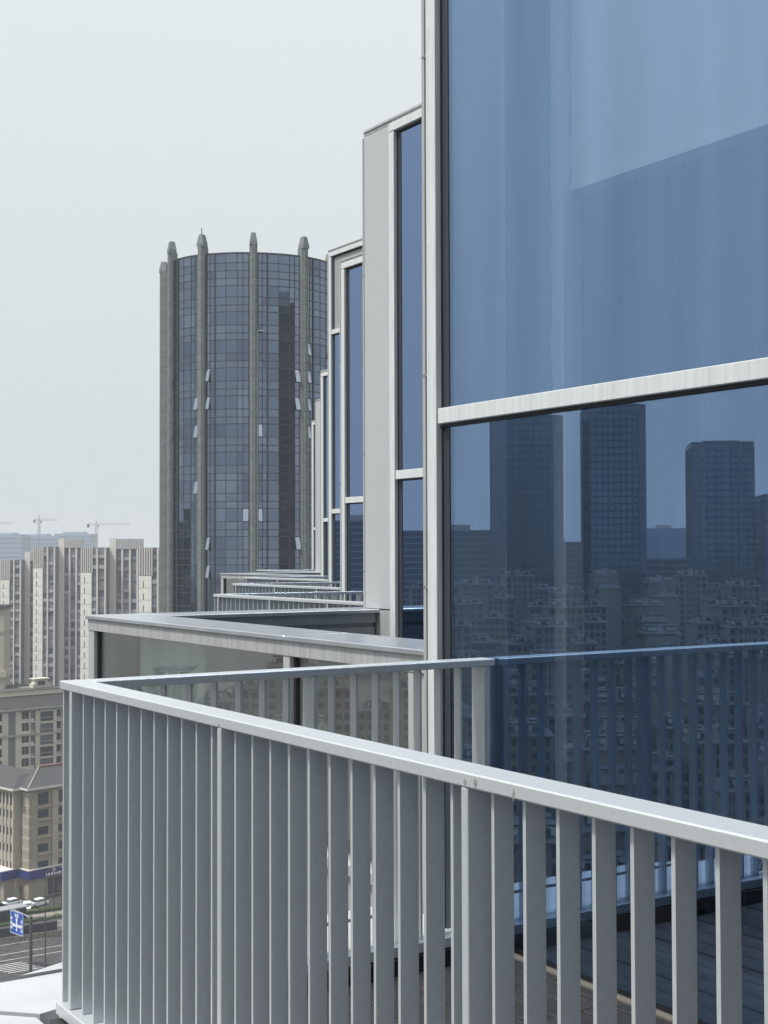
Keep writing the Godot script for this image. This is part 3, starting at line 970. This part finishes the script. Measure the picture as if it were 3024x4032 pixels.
func street() -> void:
	var g := Mb.new()
	g.box(Vector3(-200, -0.5, -600), Vector3(6000, 1.0, 6000))
	struct("ground", g, M.ground)
	var y := 0.004
	var rd := Mb.new()
	rd.box(Vector3(90, y - 0.2, -262), Vector3(260, 0.4, 46))
	struct("road", rd, M.asphalt)
	var pv := Mb.new()
	pv.box(Vector3(90, 0.06, -289.8), Vector3(260, 0.14, 3.0))
	struct("pavement", pv, M.paving)
	var pk := Mb.new()
	pk.box(Vector3(110, -0.19, -300), Vector3(120, 0.4, 14))
	struct("car_park", pk, M.asphalt)
	var ln := Mb.new()
	var ly := 0.012
	for i in 9:
		ln.box(Vector3(92.0 + i * 1.6, ly, -281.0), Vector3(0.2, 0.008, 4.2), Basis(Vector3.UP, 0.75))
	for i in 4:
		ln.box(Vector3(100 + i * 6, ly, -283.6), Vector3(2.4, 0.008, 0.3))
	for z in [-272.4, -266.0, -262.0]:
		ln.box(Vector3(80, ly, z), Vector3(30, 0.008, 0.22))
	for i in 6:
		ln.box(Vector3(81 + i * 0.5, ly, -259.4 + i * 1.1), Vector3(7, 0.008, 0.3))
	var lm := struct("road_marking", ln, M.paint)
	lm.set_meta("label", "white lane lines and crossing bars on the road")
	bushes("hedge", Vector3(60, 0, -286.6), Vector3(140, 0, -286.6), 1.6, 0.7, "low green hedge between the pavement and the road")
	bushes("hedge", Vector3(96, 0, -293.0), Vector3(140, 0, -293.0), 2.2, 1.3, "green shrubs in front of the parked white cars")
	# underpass wall with dark fence
	var w := thing("underpass_wall", "stone underpass wall topped with dark metal panels beside the road", "wall", Vector3(84, 0, -268.5), deg_to_rad(-2))
	bx("wall_base", Vector3(-4, 0, -4.6), Vector3(16, 1.3, -4.2), M.paving, w)
	bx("wall_end", Vector3(-4.4, 0, -4.6), Vector3(-4.0, 1.5, 0.5), M.paving, w)
	for i in 7:
		bx("fence_panel", Vector3(-1.5 + i * 1.9, 1.35, -4.5), Vector3(0.3 + i * 1.9, 3.1, -4.4), M.fin, w)
		bx("fence_post", Vector3(0.3 + i * 1.9, 1.3, -4.52), Vector3(0.4 + i * 1.9, 3.2, -4.38), M.pole, w)
	for i in 4:
		bx("step", Vector3(-6.5 - i * 0.5, 0.0, -4.2 + i * 0.6), Vector3(-4.5 - i * 0.5, 0.6 - i * 0.14, -3.6 + i * 0.6), M.paving, w)
	# direction sign on its cantilever
	var s := thing("direction_sign", "blue road direction sign with white arrows on a dark cantilever pole", "road sign", Vector3(83.7, 0, -252), deg_to_rad(14))
	var pl := Mb.new()
	pl.tube(Vector3.ZERO, Vector3(0, 10.4, 0), 0.3, 0.26, 10)
	obj("pole", pl, M.pole, s)
	var arm := Mb.new()
	arm.tube(Vector3(0, 10.1, 0), Vector3(0, 10.7, -7.6), 0.12, 0.09, 6)
	obj("arm", arm, M.pole_grey, s)
	var board := node("sign_board", s, Vector3(-0.3, 8.4, -4.3))
	bx("board", Vector3(-0.06, -2.1, -2.2), Vector3(0.06, 2.1, 2.2), M.road_sign, board, 0.02)
	var bm: Material = M.letter
	for e in [[-2.1, -2.0, -2.2, 2.2], [2.0, 2.1, -2.2, 2.2], [-2.1, 2.1, -2.2, -2.1], [-2.1, 2.1, 2.1, 2.2]]:
		bx("border", Vector3(-0.075, e[0], e[2]), Vector3(-0.062, e[1], e[3]), bm, board)
	bx("arrow_bar", Vector3(-0.075, -0.75, -1.25), Vector3(-0.063, -0.25, 1.25), bm, board)
	bx("arrow_bar", Vector3(-0.078, -1.5, -0.22), Vector3(-0.066, 0.7, 0.22), bm, board)
	for p in [[0.7, 0.0], [-0.5, -1.25], [-0.5, 1.25]]:
		bx("arrow_head", Vector3(-0.081, p[0] - 0.3, p[1] - 0.3), Vector3(-0.069, p[0] + 0.3, p[1] + 0.3), bm, board)
	for i in 2:
		bx("glyph", Vector3(-0.075, 1.1, -0.2 + i * 0.7 - 0.4), Vector3(-0.063, 1.7, 0.3 + i * 0.7 - 0.4), bm, board)
	for i in 3:
		bx("glyph", Vector3(-0.075, -1.5 + i * 0.85, 1.45), Vector3(-0.063, -0.95 + i * 0.85, 1.9), bm, board)
		bx("glyph", Vector3(-0.075, -1.3 + i * 0.85, -1.95), Vector3(-0.063, -0.75 + i * 0.85, -1.5), bm, board)
	for d in [[Vector3(86.7, 0, -252.7), 18.0, "tall thin dark lamp post right of the blue road sign"], [Vector3(101.5, 0, -290.5), 9.0, "short grey lamp post on the far pavement"]]:
		var lp := thing("lamp_post", d[2], "lamp post", d[0], 0.6, "street lamp posts")
		var m := Mb.new()
		m.tube(Vector3.ZERO, Vector3(0, d[1], 0), 0.14, 0.08, 8)
		obj("pole", m, M.pole, lp)
		var ar := Mb.new()
		ar.tube(Vector3(0, d[1] - 0.2, 0), Vector3(1.8, d[1] + 0.5, 0), 0.06, 0.05, 6)
		obj("arm", ar, M.pole, lp)
		bx("lamp_head", Vector3(1.6, d[1] + 0.4, -0.18), Vector3(2.4, d[1] + 0.5, 0.14), M.pole, lp, 0.03)
	car("white car parked behind the hedge, left of the other white car", Vector3(95.6, 0.0, -301.5), 0.2, M.car_white)
	car("white car parked closest to the shrubs and the lamp post", Vector3(100.6, 0.0, -298.2), 0.25, M.car_white)
	car("dark grey car parked at the left edge of the car park", Vector3(91.5, 0.0, -299.5), 0.2, M.car_dark)
	car("small silver car nose-on beside the second white car", Vector3(97.6, 0.0, -296.6), 1.2, M.car_white)
	# bus shelter-like kiosk roof by the pavement
	var kk := thing("kiosk", "dark roofed kiosk on the pavement left of the hedge", "kiosk", Vector3(91.5, 0.1, -289.3), deg_to_rad(6))
	bx("body", Vector3(-3, 0, -1.2), Vector3(3.2, 2.6, 1.2), M.fin, kk)
	bx("roof", Vector3(-3.4, 2.6, -1.6), Vector3(3.6, 2.85, 1.6), M.pole_grey, kk)
	bx("front_panel", Vector3(-2.6, 0.6, 1.2), Vector3(2.8, 2.3, 1.26), M.window, kk)
	bare_tree("bare tree in front of the shop window beside the lamp post", Vector3(104.0, 0, -292.6), 7.5)
	bare_tree("bare tree at the far kerb right of the blue sign", Vector3(99.0, 0, -263.0), 6.0)
	bare_tree("small bare tree beside the shop corner", Vector3(98.2, 0, -303.2), 6.5)

func hip_house(label: String, at: Vector3, turn: float, size: Vector3) -> void:
	var a := thing("hipped_house", label, "apartment block", at, turn, "hipped roof blocks below the cream towers")
	bx("wall", Vector3(-size.x / 2, 0, -size.z / 2), Vector3(size.x / 2, size.y, size.z / 2), M.yellow, a)
	var r := Mb.new()
	r.hip(-size.x / 2 - 0.9, size.x / 2 + 0.9, -size.z / 2 - 0.9, size.z / 2 + 0.9, size.y, size.y + 4.2)
	obj("roof", r, M.slate, a)
	bx("gutter", Vector3(-size.x / 2 - 1, size.y - 0.3, -size.z / 2 - 1), Vector3(size.x / 2 + 1, size.y - 0.002, size.z / 2 + 1), M.apt_rail, a)
	for i in 2:
		dormer(a, -size.x * 0.25 + i * size.x * 0.5, size.y + 0.8, size.z * 0.36, 3.6, M.yellow)
	for i in 3:
		for j in int(size.x / 4.5):
			bx("window", Vector3(-size.x / 2 + 1.2 + j * 4.5, size.y - 2.6 - i * 3.2, size.z / 2), Vector3(-size.x / 2 + 3.2 + j * 4.5, size.y - 0.9 - i * 3.2, size.z / 2 + 0.06), M.window, a)

func mirrored_city() -> void:
	# the quarter to the left of the frame, which the window walls mirror
	var tl := ["dark glass high-rise mirrored left in the big lower pane", "rounded dark glass high-rise mirrored in the middle of the lower pane", "square dark high-rise with floor bands mirrored on the right of the pane", "lower dark slab beside the square high-rise, mirrored at the right edge"]
	var tp := [Vector3(-504.5, 0, -639.7), Vector3(-562.9, 0, -629.3), Vector3(-644.4, 0, -619.5), Vector3(-665.0, 0, -575.0)]
	var th := [157.0, 166.0, 146.0, 112.0]
	var tw := [42.0, 38.0, 38.0, 46.0]
	for i in 4:
		var t := thing("high_rise", tl[i], "high-rise", tp[i], deg_to_rad(40), "dark high-rises mirrored in the glass")
		var m := Mb.new()
		var w: float = tw[i] * 0.5
		var ch := 5.0 if i < 2 else 0.2
		m.prism(PackedVector2Array([Vector2(-w + ch, w), Vector2(w - ch, w), Vector2(w, w - ch), Vector2(w, -w + ch), Vector2(w - ch, -w), Vector2(-w + ch, -w), Vector2(-w, -w + ch), Vector2(-w, w - ch)]), 0, th[i])
		obj("body", m, M.far_glass[0], t)
		var bd := Mb.new()
		var u := w + 0.25
		for j in int(th[i] / 4.2):
			var by: float = th[i] - 1.0 - j * 4.2
			bd.prism(PackedVector2Array([Vector2(-u + ch, u), Vector2(u - ch, u), Vector2(u, u - ch), Vector2(u, -u + ch), Vector2(u - ch, -u), Vector2(-u + ch, -u), Vector2(-u, -u + ch), Vector2(-u, u - ch)]), by - 0.5, by + 0.4)
		for j in 9:
			var bxx := lerpf(-u + ch, u - ch, j / 8.0)
			bd.span(Vector3(bxx - 0.25, 20, u - 0.1), Vector3(bxx + 0.25, th[i] - 3.0, u + 0.3))
			bd.span(Vector3(u - 0.1, 20, bxx - 0.25), Vector3(u + 0.3, th[i] - 3.0, bxx + 0.25))
		obj("floor_band", bd, M.far_glass[1], t)
		bx("roof_plant", Vector3(-w * 0.6, th[i], -w * 0.6), Vector3(w * 0.6, th[i] + 1.2, w * 0.6), M.far_glass[1], t)
	var ol := ["dark office slab mirrored at the left of the lower pane", "office block with pale floor bands and roof hut, mirrored under the left high-rise", "long dark slab block mirrored below the square high-rise", "far pale blue block mirrored between two high-rises", "dark office block mirrored in the second window bay"]
	var op := [Vector3(-493.9, 0, -701.2), Vector3(-619.8, 0, -765.1), Vector3(-657.3, 0, -613.8), Vector3(-1038.0, 0, -1074.0), Vector3(-437.8, 0, -745.8)]
	var os := [Vector3(72, 91.2, 16), Vector3(99, 84.6, 18), Vector3(158, 73.0, 20), Vector3(46, 102.0, 30), Vector3(66, 97.8, 18)]
	for i in 5:
		var t := thing("office_slab", ol[i], "office block", op[i], deg_to_rad(38), "office blocks mirrored in the glass")
		var s: Vector3 = os[i]
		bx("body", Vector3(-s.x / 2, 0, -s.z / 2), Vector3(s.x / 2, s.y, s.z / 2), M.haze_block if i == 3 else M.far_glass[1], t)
		var bd := Mb.new()
		for j in int(s.y / 3.9):
			bd.box(Vector3(0, s.y - 0.4 - j * 3.9, 0), Vector3(s.x + 0.4, 0.8, s.z + 0.4))
		obj("floor_band", bd, M.far_band, t)
		bx("roof_hut", Vector3(-s.x * 0.15, s.y, -s.z * 0.3), Vector3(s.x * 0.15, s.y + 3.4, s.z * 0.3), M.pier, t)
	# tan blocks with grey roofs and attic boxes: one model, copied
	var base := tan_block()
	var spots := []
	var angles := [0.60, 0.665, 0.73, 0.80, 0.865]
	for row in [[205.0, 22.0], [262.0, 26.0], [335.0, 32.0], [405.0, 37.0], [470.0, 42.0], [530.0, 48.0], [590.0, 55.0], [650.0, 61.0], [715.0, 66.0]]:
		for k in angles.size():
			spots.append([row[0] * (0.95 + 0.1 * rng.randf()), angles[k] + (0.03 if int(row[0]) % 10 == 0 else 0.0) + 0.02 * (rng.randf() - 0.5) - (0.16 if row[0] < 340 else 0.0) * (1.0 if k == 0 else 0.0), row[1] * (0.96 + 0.08 * rng.randf())])
	for row in [[150.0, 22.0], [215.0, 27.0], [300.0, 36.0], [400.0, 45.0]]:
		for a in [0.33, 0.42, 0.51]:
			spots.append([row[0] * (0.95 + 0.1 * rng.randf()), a + 0.02 * (rng.randf() - 0.5), row[1] * (0.93 + 0.14 * rng.randf())])
	for i in spots.size():
		var t: Node3D = base if i == 0 else base.duplicate()
		if i > 0:
			t.name = numbered("tan_block")
			add_child(t)
		var d: float = spots[i][0]
		var a: float = spots[i][1]
		t.position = Vector3(8.5 - d * sin(a), spots[i][2] - 66.0, -d * cos(a))
		var ranks := ["leftmost", "second from left", "third from left", "fourth from left", "rightmost"]
		if i < 45:
			var rown := ["nearest", "second nearest", "third nearest", "fourth nearest", "middle", "fourth farthest", "third farthest", "second farthest", "farthest"]
			# rows above are sorted from the nearest to the farthest
			t.set_meta("label", "tan apartment block mirrored in the big window, %s row, %s" % [rown[i / 5], ranks[i % 5]])
		else:
			var rown2 := ["lowest", "second lowest", "second highest", "highest"]
			t.set_meta("label", "tan apartment block mirrored in the parapet glass, %s row, %s" % [rown2[(i - 45) / 3], ["leftmost", "middle one", "rightmost"][(i - 45) % 3]])
		t.rotation.y = deg_to_rad(30 + (90 if i % 5 == 2 else 0) + 8 * (rng.randf() - 0.5))

func tan_block() -> Node3D:
	var t := thing("tan_block", "tan apartment block with grey roof and attic boxes, mirrored in the window wall", "apartment block", Vector3.ZERO, 0.0, "tan apartment blocks mirrored in the glass")
	var H := 66.0
	var body := Mb.new()
	var win := Mb.new()
	var r := Mb.new()
	# middle part and two lower, set back wings
	for p in [[-7.0, 7.0, H, 6.0], [-17.0, -7.0, H - 6.4, 5.2], [7.0, 17.0, H - 6.4, 5.2]]:
		var x0: float = p[0]
		var x1: float = p[1]
		var h: float = p[2]
		var d: float = p[3]
		body.span(Vector3(x0, 0, -d), Vector3(x1, h, d))
		for i in 18:
			body.span(Vector3(x0 - 0.1, h - 3.2 * i - 0.6, -d - 0.22), Vector3(x1 + 0.1, h - 3.2 * i, d + 0.22))
			var n := int((x1 - x0) / 2.4)
			for j in n:
				var x := x0 + (j + 0.5) * (x1 - x0) / n
				for z in [-d - 0.05, d + 0.05]:
					win.box(Vector3(x, h - 3.2 * i - 1.8, z), Vector3(1.7, 2.0 - 0.5 * (j % 2), 0.14))
			for z in [-d * 0.5, d * 0.5]:
				for x in [-17.05, 17.05]:
					if x0 < -16.0 or x1 > 16.0:
						win.box(Vector3(x, h - 3.2 * i - 1.8, z), Vector3(0.14, 1.8, 2.2))
		var m := int((x1 - x0) / 3.4)
		for j in m + 1:
			var x := lerpf(x0, x1, float(j) / m)
			body.span(Vector3(x - 0.35, 0, -d - 0.5), Vector3(x + 0.35, h - 1.0, d + 0.5))
		r.hip(x0 - 0.9, x1 + 0.9, -d - 1.5, d + 1.5, h + 0.02, h + 3.6)
		for sd in [-1.0, 1.0]:
			for x in ([x0 + 3.6, x1 - 3.6] if x1 - x0 > 12 else [(x0 + x1) * 0.5]):
				var db := Mb.new()
				db.span(Vector3(x - 2.0, h, sd * (d - 4.2)), Vector3(x + 2.0, h + 2.7, sd * (d - 0.6)))
				r.span(Vector3(x - 2.4, h + 2.7, sd * (d - 4.5)), Vector3(x + 2.4, h + 3.0, sd * (d - 0.3)))
				obj("attic_box", db, M.yellow, t)
				bx("attic_opening", Vector3(x - 1.2, h + 0.8, sd * (d - 0.65)), Vector3(x + 1.2, h + 2.2, sd * (d - 0.5)), M.window, t)
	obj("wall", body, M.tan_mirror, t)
	obj("windows", win, M.window, t).set_meta("kind", "stuff")
	obj("roof", r, M.slate, t)
	return t

# ---------------------------------------------------------------- scene
func _ready() -> void:
	rng.seed = 20240
	# camera
	var cam := Camera3D.new()
	cam.name = "camera"
	cam.fov = 40.94
	cam.near = 0.05
	cam.far = 6000.0
	cam.position = Vector3(0, EYE, 0)
	cam.basis = Basis(Vector3.UP, -0.5715) * Basis(Vector3.RIGHT, 0.0288) * Basis(Vector3.BACK, -0.0031)
	add_child(cam)
	cam.current = true
	# sky, haze, exposure
	var env := Environment.new()
	env.background_mode = Environment.BG_SKY
	var sm := ProceduralSkyMaterial.new()
	sm.sky_top_color = Color(0.975, 0.99, 1.0)
	sm.sky_horizon_color = Color(0.622, 0.645, 0.658)
	sm.sky_curve = 2.4
	sm.sky_energy_multiplier = 0.80
	sm.ground_horizon_color = Color(0.6, 0.62, 0.63)
	sm.ground_bottom_color = Color(0.35, 0.36, 0.37)
	sm.sun_angle_max = 60.0
	sm.sun_curve = 0.2
	var sky := Sky.new()
	sky.sky_material = sm
	env.sky = sky
	env.tonemap_mode = Environment.TONE_MAPPER_LINEAR
	env.tonemap_exposure = 3.1
	env.fog_enabled = true
	env.fog_density = 0.00028
	env.fog_light_color = Color(0.97, 0.985, 1.0)
	env.ssao_enabled = true
	env.ssil_enabled = true
	env.sdfgi_enabled = true
	var we := WorldEnvironment.new()
	we.name = "environment"
	we.environment = env
	add_child(we)
	# veiled sun, high on the city side
	var sun := DirectionalLight3D.new()
	sun.name = "sun"
	sun.light_energy = 0.46
	sun.light_angular_distance = 10.0
	sun.light_color = Color(1.0, 0.99, 0.975)
	sun.shadow_enabled = true
	sun.look_at_from_position(Vector3(-10, 19.0, -0.8), Vector3.ZERO)
	add_child(sun)
	make_materials()

	street()
	# the stepped building and what stands on its terraces
	var b := thing("office_building", "pale metal and blue glass building with stepped window bays", "building")
	for k in range(-3, 7):
		facade_bay(b, k)
	near_room(b)
	balcony_floor(b)
	# base of the building below the terraces
	for k in range(-3, 7):
		var o := Vector3(STEP.x * k, 0, STEP.z * k)
		bx("lower_storeys", Vector3(2.3, 0, -6.1) + o, Vector3(16, EYE - 2.61, -0.86) + o, M.panel_dark, b)
	ledges()
	var sm2 := thing("rail_stain", "brown water stains under the nearest handrail at its second post", "stain")
	var sb := Mb.new()
	for p in [[2.742, 0.012, 0.006, 0.010], [2.70, 0.016, 0.007, 0.012], [2.55, 0.01, 0.004, 0.014], [4.12, 0.008, 0.006, 0.007]]:
		var ct0 := V(1.9972, -0.58 + p[1], p[0])
		for i in 10:
			var a0 := TAU * i / 10.0
			var a1 := TAU * (i + 1) / 10.0
			var k0: float = 1.0 + 0.3 * sin(i * 2.7)
			var k1: float = 1.0 + 0.3 * sin((i + 1) % 10 * 2.7)
			sb.tri(ct0, ct0 + Vector3(0, sin(a0) * p[3] * k0, cos(a0) * p[2] * k0), ct0 + Vector3(0, sin(a1) * p[3] * k1, cos(a1) * p[2] * k1), Vector3(-1, 0, 0))
	obj("smudge", sb, mat(Color(0.24, 0.235, 0.22), 0.7), sm2)
	var r0 := railing("nearest grey slatted balcony railing, its corner at the left of the picture", 0)
	railing("slatted railing of the first balcony beyond the near glazed parapet", 2, r0)
	railing("slatted railing second beyond the near parapet, its corner before the far parapet", 3, r0)
	railing("small slatted railing just in front of the far glazed parapet", 4, r0)
	railing("farthest slatted railing, beyond the far parapet under the round tower", 6, r0)
	parapet("near glazed parapet with wide metal coping behind the nearest railing", 1)
	parapet("far glazed parapet with metal coping below the round tower", 5)

	round_tower()
	var face := -0.64
	apartment_tower("lowest cream apartment tower at the left edge of the picture", Vector3(146.5, 0, -475.5), face, 75.6, 9.0)
	apartment_tower("second cream apartment tower from the left, standing before the hazy blocks", Vector3(147.9, 0, -444.6), face, 80.0, 9.0)
	apartment_tower("third cream apartment tower from the left, with pale hut on its roof", Vector3(139.4, 0, -377.4), face, 79.4, 10.5)
	apartment_tower("cream apartment tower nearest to the round tower", Vector3(135.0, 0, -324.1), face, 79.2, 14.0)
	yellow_block()
	stone_building()
	hip_house("grey hipped roof block with attic box left below the cream towers", Vector3(128.0, 0, -420), deg_to_rad(9), Vector3(34, 33, 14))
	hip_house("grey hipped roof block farther back between the cream towers", Vector3(150.0, 0, -425), deg_to_rad(9), Vector3(26, 29, 14))
	# cream tower with a cornice cut by the left edge
	var ct := thing("cornice_tower", "tan tower with a dark cornice cut off by the left edge", "building", Vector3(129.3, 0, -416.2), -0.5)
	bx("wall", Vector3(-14, 0, -10), Vector3(0.1, 61.0, 0), M.tan, ct)
	bx("cornice", Vector3(-14.4, 61.0, -10.5), Vector3(0.8, 61.9, 0.6), M.slate, ct)
	bx("upper_band", Vector3(-14.2, 53.5, -10.2), Vector3(0.3, 54.0, 0.2), M.stone, ct)
	bx("lower_band", Vector3(-14.2, 40.0, -10.2), Vector3(0.9, 42.0, 0.6), M.tan, ct)
	far_block("hazy blue office block at the left edge of the horizon", Vector3(464.5, 0, -1484.7), face, Vector3(42, 97, 30))
	far_block("wide hazy blue office block behind the second cream tower", Vector3(524, 0, -1566), face, Vector3(62, 97, 30))
	far_block("hazy blue office block behind the third cream tower", Vector3(600, 0, -1640), face, Vector3(46, 101, 30))
	crane("luffing tower crane left of the middle of the cream towers", Vector3(395.1, 0, -1172.6), face + 0.5, 106.0, 17.0)
	crane("tower crane with a long jib beside the round tower", Vector3(455.6, 0, -1193.2), face + 0.1, 103.0, 31.0)
	crane("faint tower crane whose jib reaches in from the left edge", Vector3(352.0, 0, -1186.0), face, 103.0, 26.0)
	mirrored_city()
	# dark neighbour behind the viewer, mirrored by the round tower
	var dn := thing("neighbour_tower", "dark tower mirrored in the right half of the round tower", "tower", Vector3(172, 0, 92), 0.35)
	bx("body", Vector3(-46, 0, -22), Vector3(46, 165, 22), M.far_glass[1], dn)
	bx("crown", Vector3(-30, 165, -18), Vector3(30, 171, 18), M.far_band, dn)
